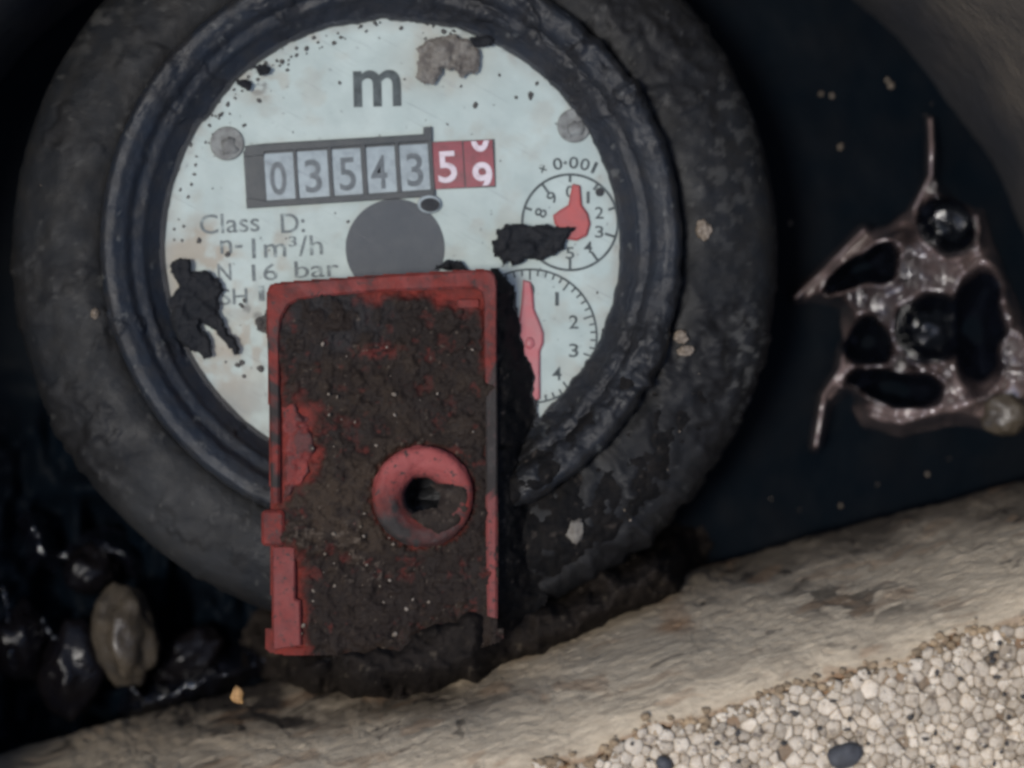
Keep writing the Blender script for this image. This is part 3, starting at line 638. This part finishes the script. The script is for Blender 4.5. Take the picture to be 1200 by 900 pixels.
for i in order:
    bc = bead_cell(i)
    if bc is None or random.random() < .03: continue
    bx, by = PA[i, :2]
    dull = random.random() < (.7 if by < 835 and bx > 1050 else .35)
    if made < 300 and bx < 1205 and by < 905:
        mk('bead', bc[0], bc[1], M['bead2' if dull else 'bead'], board); made += 1
    else: parts.append(bc)
for bx, by in rng.uniform([600, 700], [1300, 960], (420, 2)):
    if by < y_edge(bx) + 2: continue
    v, f = lump(random.uniform(1.5, 3.5), random.uniform(1.5, 3), 2, bx, .3, 1); X, Y = pw(bx, by, ZB + 6); parts.append((v + np.array([float(X), float(Y), ZB + 6]), f))
seam = []
for bx in rng.uniform(600, 1260, 260):
    by = y_edge(bx) + rng.normal(1, 6); r = random.choice((1.2, 1.8, 2.5, 3.6, 5)); v, f = lump(r * 1.3, r, 2.2, bx, .4, 1); X, Y = pw(bx, by, ZB + 1); seam.append((v + np.array([float(X), float(Y), ZB + 1 + random.uniform(-1, 2)]), f))
M['seam'] = mat('brown_foam_crumbs', (.34, .24, .14), (.14, .10, .06), .05, (.4, .6), .8)
mk('seam_crumbs', *join(seam), M['seam'], board, kind='stuff')
mk('bead_crumbs', *join(parts), M['bead'], board, kind='stuff')
# black pores pitting the cut face
parts = []
for i in range(70):
    bx, by = rng.uniform([640, 730], [1200, 900])
    if by < y_edge(bx) + 6: continue
    v, f = lump(random.uniform(2, 5), random.uniform(1.8, 4.5), 2.2, i + 300, .35, 1); zc = ZB + 7; X, Y = pw(bx, by, zc); parts.append((v + np.array([float(X), float(Y), zc]), f))
mk('dark_grains', *join(parts), M['speck'], board, kind='stuff')

# ------------------------------------------------------------------ crumpled wet film on the right
ZF = -292.0
fpoly = [(1072, 243), (1040, 262), (1012, 268), (985, 300), (937, 343), (936, 356), (982, 368), (988, 395), (984, 425), (957, 466), (954, 515), (963, 517), (975, 480), (998, 462), (1000, 478), (1010, 500), (1060, 514), (1110, 500), (1150, 508), (1240, 520), (1240, 400), (1198, 370), (1168, 290), (1152, 245), (1118, 226), (1104, 205), (1098, 160), (1086, 150), (1086, 200)]
holes = [(1010, 318, 44, 18, -30), (1014, 398, 32, 31, 0), (1100, 382, 48, 44, 0), (1148, 385, 36, 66, 8), (1114, 262, 37, 33, 0), (1046, 452, 52, 19, 5)]
def film_fn(px, py):
    wx, wy = px + 3 * fbm(px * .03, py * .03, 1.2, 3), py + 3 * fbm(px * .03, py * .03, 7.2, 3)
    d = sdf(wx, wy, fpoly)
    hd = np.full(px.shape, 9.)
    for cx, cy, rx, ry, dg in holes:
        a = math.radians(dg); hx, hy = wx + 9 * fbm(px * .018, py * .018, 21.2, 2), wy + 9 * fbm(px * .018, py * .018, 33.2, 2)
        qx = (hx - cx) * math.cos(a) + (hy - cy) * math.sin(a); qy = -(hx - cx) * math.sin(a) + (hy - cy) * math.cos(a)
        hd = np.minimum(hd, np.sqrt((qx / rx) ** 2 + (qy / ry) ** 2))
    n = fbm(px * .02, py * .02, 4.4, 3)
    h = 95 * sstep(-2, 20, d) * (1 + .35 * n)
    h = h * (1 - .75 * sstep(1.18, .1, hd) - .1 * sstep(1.1, .8, hd)) + 26 * np.exp(-((hd - 1.15) / .2) ** 2) * sstep(0, 10, d)
    for pl, am, wd in (([(1085, 160), (1088, 205), (1070, 245), (1040, 265), (1015, 272), (985, 302), (940, 347)], 45, 9), ([(985, 375), (993, 420), (966, 462), (958, 512)], 50, 7), ([(1150, 250), (1168, 300), (1196, 375), (1205, 440)], 40, 10), ([(1000, 488), (1060, 505), (1105, 480), (1150, 470)], 35, 12), ([(1045, 360), (1060, 420), (1090, 440)], 25, 8)):
        h = h + am * np.exp(-(line_d(wx, wy, pl) / wd) ** 2) * sstep(-7, 1, d)
    strands = np.zeros_like(h)
    for pl, am, wd in (([(1090, 140), (1092, 172), (1091, 205), (1072, 245)], 95, 7), ([(1012, 270), (985, 298), (934, 348)], 110, 8), ([(990, 408), (986, 432), (966, 462), (960, 500), (956, 522)], 110, 8)):
        strands = np.maximum(strands, am * np.exp(-(line_d(px, py, pl) / wd) ** 2))
    h = np.maximum(h, strands) + 7 * fbm(px * .03, py * .03, 3.9, 2) * sstep(0, 12, d) * sstep(1., 1.25, hd)
    h = h + 34 * blob(px, py, 1024, 272, 26, 13, .9) + 26 * blob(px, py, 965, 325, 26, 12, .9) + 24 * blob(px, py, 985, 445, 18, 22, .9) + 20 * blob(px, py, 1075, 497, 50, 18, .9) + 18 * blob(px, py, 1092, 180, 10, 24, .9)
    hole = sstep(1.08, .88, hd)
    pale = np.clip(.4 * np.exp(-((hd - 1.2) / .16) ** 2) * sstep(-.4, .3, n) + .9 * sstep(40, 90, strands) + .9 * blob(px, py, 1022, 273, 20, 9) + .9 * blob(px, py, 1080, 495, 85, 24) + .7 * blob(px, py, 1160, 470, 45, 30) + .5 * blob(px, py, 1130, 305, 45, 22) + .6 * np.exp(-(line_d(px, py, [(1150, 250), (1168, 300), (1196, 375), (1205, 440)]) / 14) ** 2) + .6 * np.exp(-(line_d(px, py, [(1070, 245), (985, 302), (940, 347), (985, 372), (993, 420), (960, 510)]) / 9) ** 2), 0, 1) * (1 - hole)
    return ZF + h, (d > -2) | (strands > 18), {'hole': hole, 'pale': pale}
film = hfield('plastic_film', 915, 1245, 135, 540, 2, film_fn, M['film'], label='crumpled wet plastic film with brown ridges and black hollows beside the meter', cat='plastic film')
for bx, by, r, hz in ((1112, 262, 27, 14), (1092, 388, 30, 13)):
    v, f = lump(r, r * .85, hz, bx, .28, 4); X, Y = pw(bx, by, ZF + 42); mk('bubble', v + np.array([float(X), float(Y), ZF + 42]), f, M['bubble'], film)

def fold_fn(px, py):
    n = fbm(px * .03, py * .03, 9.2, 3); wx, wy = px + 6 * n, py + 6 * fbm(px * .03, py * .03, 5.2, 3)
    h = np.zeros_like(px)
    for pl, am, wd in (([(2, 690), (10, 735), (22, 782)], 90, 15), ([(58, 730), (68, 745), (78, 768)], 70, 14), ([(132, 782), (150, 803), (166, 822)], 95, 14), ([(180, 822), (245, 797), (300, 776), (335, 752)], 80, 20), ([(95, 655), (125, 640), (150, 652)], 55, 17), ([(40, 620), (52, 650)], 60, 15)):
        h = np.maximum(h, am * (1 + .25 * n) * np.exp(-(line_d(wx, wy, pl) / wd) ** 2))
    return -292 + h, h > 8, {'hole': .3 + 0 * px, 'pale': 0 * px}
hfield('plastic_film', -60, 360, 490, 850, 1.6, fold_fn, M['blackfilm'], label='thin black wet folds of plastic film among the stones at the lower left', cat='plastic film')
# ------------------------------------------------------------------ stones lying in the wet
def stone(px_, py_, z, rx, ry, rz, m, seed, deg, label, name='stone', group=None, sub=4, amp=.2):
    v, f = lump(rx, ry, rz, seed, amp, sub, 1.5); v = turn(v, deg); X, Y = pw(px_, py_, z)
    return mk(name, v + np.array([float(X), float(Y), z]), f, M[m], label=label, cat='stone', group=group)
stone(148, 742, -190, 40, 62, 45, 'stone', 3, 8, 'pale brown oval wet stone at the foot of the meter', amp=.22)
stone(88, 782, -225, 44, 66, 40, 'darkstone', 5, -12, 'dark brown wet stone beside the pale brown oval stone')
stone(108, 668, -250, 34, 30, 30, 'darkstone', 8, 20, 'small dark wet stone above the pale brown oval stone')
stone(22, 748, -240, 38, 55, 42, 'darkstone', 11, 12, 'black wet stone at the frame edge, with a long white glint')
stone(222, 768, -250, 50, 30, 26, 'darkstone', 14, 25, 'low black wet stone between the pale stone and the red clip')
stone(1178, 484, -165, 30, 27, 24, 'stone', 21, 0, 'yellowish brown wet stone on the edge of the crumpled film')
stone(990, 886, ZB + 9, 19, 14, 10, 'greystone', 30, 25, 'dark grey pebble lying on the beads of the foam board', name='pebble', sub=3)
stone(778, 895, ZB + 8, 9, 8, 7, 'greystone', 33, 0, 'tiny black pebble at the brown lip of the foam beads', name='pebble', sub=3)

# ------------------------------------------------------------------ flakes of silt on the dial
def flake(name, poly, m, h, label, step=1.3, seed=0., z0=9.6):
    P = np.array(poly)
    def fn(px, py):
        d = sdf(px + 2.2 * fbm(px * .12, py * .12, seed, 3), py + 2.2 * fbm(px * .12, py * .12, seed + 5, 3), poly)
        n = fbm(px * .09, py * .09, seed + 2, 4)
        return z0 + sstep(-.5, 5, d) * h * (1 + .45 * n), d > -.6, {}
    return hfield(name, P[:, 0].min() - 4, P[:, 0].max() + 4, P[:, 1].min() - 4, P[:, 1].max() + 4, step, fn, M[m], label=label, cat='mud flake', group='flakes of mud stuck to the dial')
flake('mud_flake', [(211, 301), (222, 303), (225, 312), (227, 318), (243, 316), (252, 325), (263, 335), (258, 346), (256, 368), (268, 385), (281, 411), (276, 416), (266, 409), (254, 388), (234, 377), (238, 386), (249, 402), (249, 418), (240, 422), (228, 412), (208, 402), (203, 388), (198, 372), (200, 348), (209, 335), (201, 320), (202, 308)], 'blackmud', 7, 'black two-legged mud flake on the left of the dial', seed=1.)
flake('mud_flake', [(575, 284), (583, 278), (582, 268), (592, 263), (610, 261), (625, 264), (655, 264), (674, 268), (667, 275), (662, 287), (655, 296), (640, 303), (628, 305), (618, 303), (608, 311), (600, 313), (596, 307), (590, 312), (584, 302), (577, 300)], 'blackmud', 8, 'black oblong mud flake against the red star pointer', seed=3.)
flake('mud_flake', [(487, 58), (500, 46), (520, 41), (540, 42), (552, 50), (563, 60), (565, 75), (560, 85), (540, 90), (530, 82), (518, 80), (518, 88), (510, 97), (498, 99), (487, 92), (490, 78)], 'brownflake', 6, 'brown crusty mud flake right of the letter m', seed=5.)
flake('mud_flake', [(298, 80), (310, 76), (319, 80), (316, 87), (303, 90)], 'blackmud', 5, 'upper of two small black chips at the upper left dial edge', 1., seed=7.)
flake('mud_flake', [(276, 93), (286, 92), (296, 101), (292, 106), (281, 102)], 'blackmud', 5, 'lower of two small black chips at the upper left dial edge', 1., seed=8.)
flake('mud_flake', [(548, 45), (572, 40), (582, 46), (575, 55), (555, 55)], 'blackmud', 6, 'black chip at the dial edge right of the brown flake', 1., seed=9.)
flake('mud_flake', [(300, 378), (312, 362), (318, 372), (314, 392), (302, 388)], 'speck', 5, 'brown-black chip beside the left side of the red clip', 1., seed=10.)
flake('mud_flake', [(506, 316), (520, 306), (540, 307), (552, 318)], 'blackmud', 8, 'black mud tuft over the top edge of the red clip', 1., seed=11.)
# crumbs of grit
cr = [(825, 270, 9, 12, 'grit', 'pale crumb with a tail, upper one on the right of the housing', 12), (798, 394, 9, 7, 'grit', 'upper of a pair of pale crumbs on the right of the housing', 16), (804, 411, 10, 6, 'grit', 'lower of a pair of pale crumbs on the right of the housing', 16),
      (51, 218, 4, 6, 'grit', 'white crumb on the left edge of the housing', -8), (112, 368, 5, 6, 'grit', 'pale crumb in the groove left of the bezel', 12), (515, 2, 12, 7, 'orange', 'ochre crumb on the housing at the top edge', 14), (279, 815, 7, 10, 'orange', 'ochre crumb on the dirty side of the foam board', 8), (675, 622, 10, 14, 'brownflake', 'brown earth clod on the muddy lower right of the housing', 14)]
for i, (bx, by, rx, ry, m, lb, z) in enumerate(cr):
    v, f = lump(rx, ry, 5, i + 60, .35, 3); X, Y = pw(bx, by, z); mk('grit_crumb', v + np.array([float(X), float(Y), z]), f, M[m], label=lb, cat='crumb', group='crumbs of grit')
# countless dark specks on the dial, pale grit in the mud
parts = []
def spk(px_, py_, r, z, seed):
    v, f = lump(r * random.uniform(.8, 1.4), r * random.uniform(.7, 1.2), r * .5, seed, .35, 1); X, Y = pw(px_, py_, z); parts.append((turn(v, random.uniform(0, 360)) * 1. + np.array([float(X), float(Y), z]), f))
for p in ((629, 98, 3), (622, 112, 4.5), (557, 123, 4), (585, 88, 2), (540, 101, 2), (605, 114, 2), (359, 57, 3.5), (330, 73, 3.5), (337, 82, 3), (399, 44, 2.5), (398, 97, 2), (304, 118, 3), (286, 147, 2.5), (258, 135, 2.5), (224, 216, 2), (215, 265, 2), (408, 260, 2.5), (283, 425, 4), (278, 428, 3), (286, 441, 2.5), (305, 432, 4), (233, 282, 4), (267, 298, 3.5), (286, 352, 3), (283, 358, 4), (520, 37, 3), (528, 40, 3), (470, 33, 2.5)): spk(p[0], p[1], p[2], .8, len(parts))
for i in range(90):
    a, r = random.uniform(0, 6.28), 262 * math.sqrt(random.random()); spk(460 + r * math.cos(a), 289 + r * math.sin(a), random.choice((.7, .8, 1, 1.3)), .5, i)
for i in range(70):
    a, r = random.gauss(2.3, .5), random.uniform(245, 266); spk(460 + r * math.cos(a), 289 - r * math.sin(a), random.uniform(1, 2.6), .7, i)
mk('dark_specks', *join(parts), M['speck'], label='dark specks of dirt scattered over the white dial', cat='dirt specks', kind='stuff')
parts = []
for i in range(120):
    t = random.random()
    if t < .5:
        bx, by = random.gauss(430, 45), random.gauss(690, 45); z = ZT + 4 - (9 if by > 650 else 0)
        if not (340 < bx < 560 and 600 < by < 745): continue
    elif t < .7: bx, by, z = random.uniform(350, 560), random.uniform(380, 540), ZT + 5
    else:
        bx, by, z = random.gauss(770, 60), random.gauss(540, 100), 9
        if math.hypot(bx - 460, by - 289) < 345 or math.hypot(bx - 460, by - 289) > 430: continue
    spk(bx, by, random.uniform(.8, 2.2) * random.choice((.7, 1, 1.5)), z, i)
for i in range(40):
    bx, by = random.uniform(900, 1190), random.uniform(30, 600)
    if 930 < bx and 150 < by < 530 or by > 860 - .268 * bx: continue
    spk(bx, by, random.choice((1, 1.2, 1.6, 2.4)), -268, i)
for bx, by, r in ((1044, 100, 5), (1040, 94, 3), (1172, 108, 9), (985, 172, 4), (975, 112, 4), (962, 110, 3)): spk(bx, by, r, -266, int(bx))
mk('pale_grit', *join(parts), M['grit'], label='pale grains of grit in the mud and on the pit floor', cat='grit', kind='stuff')
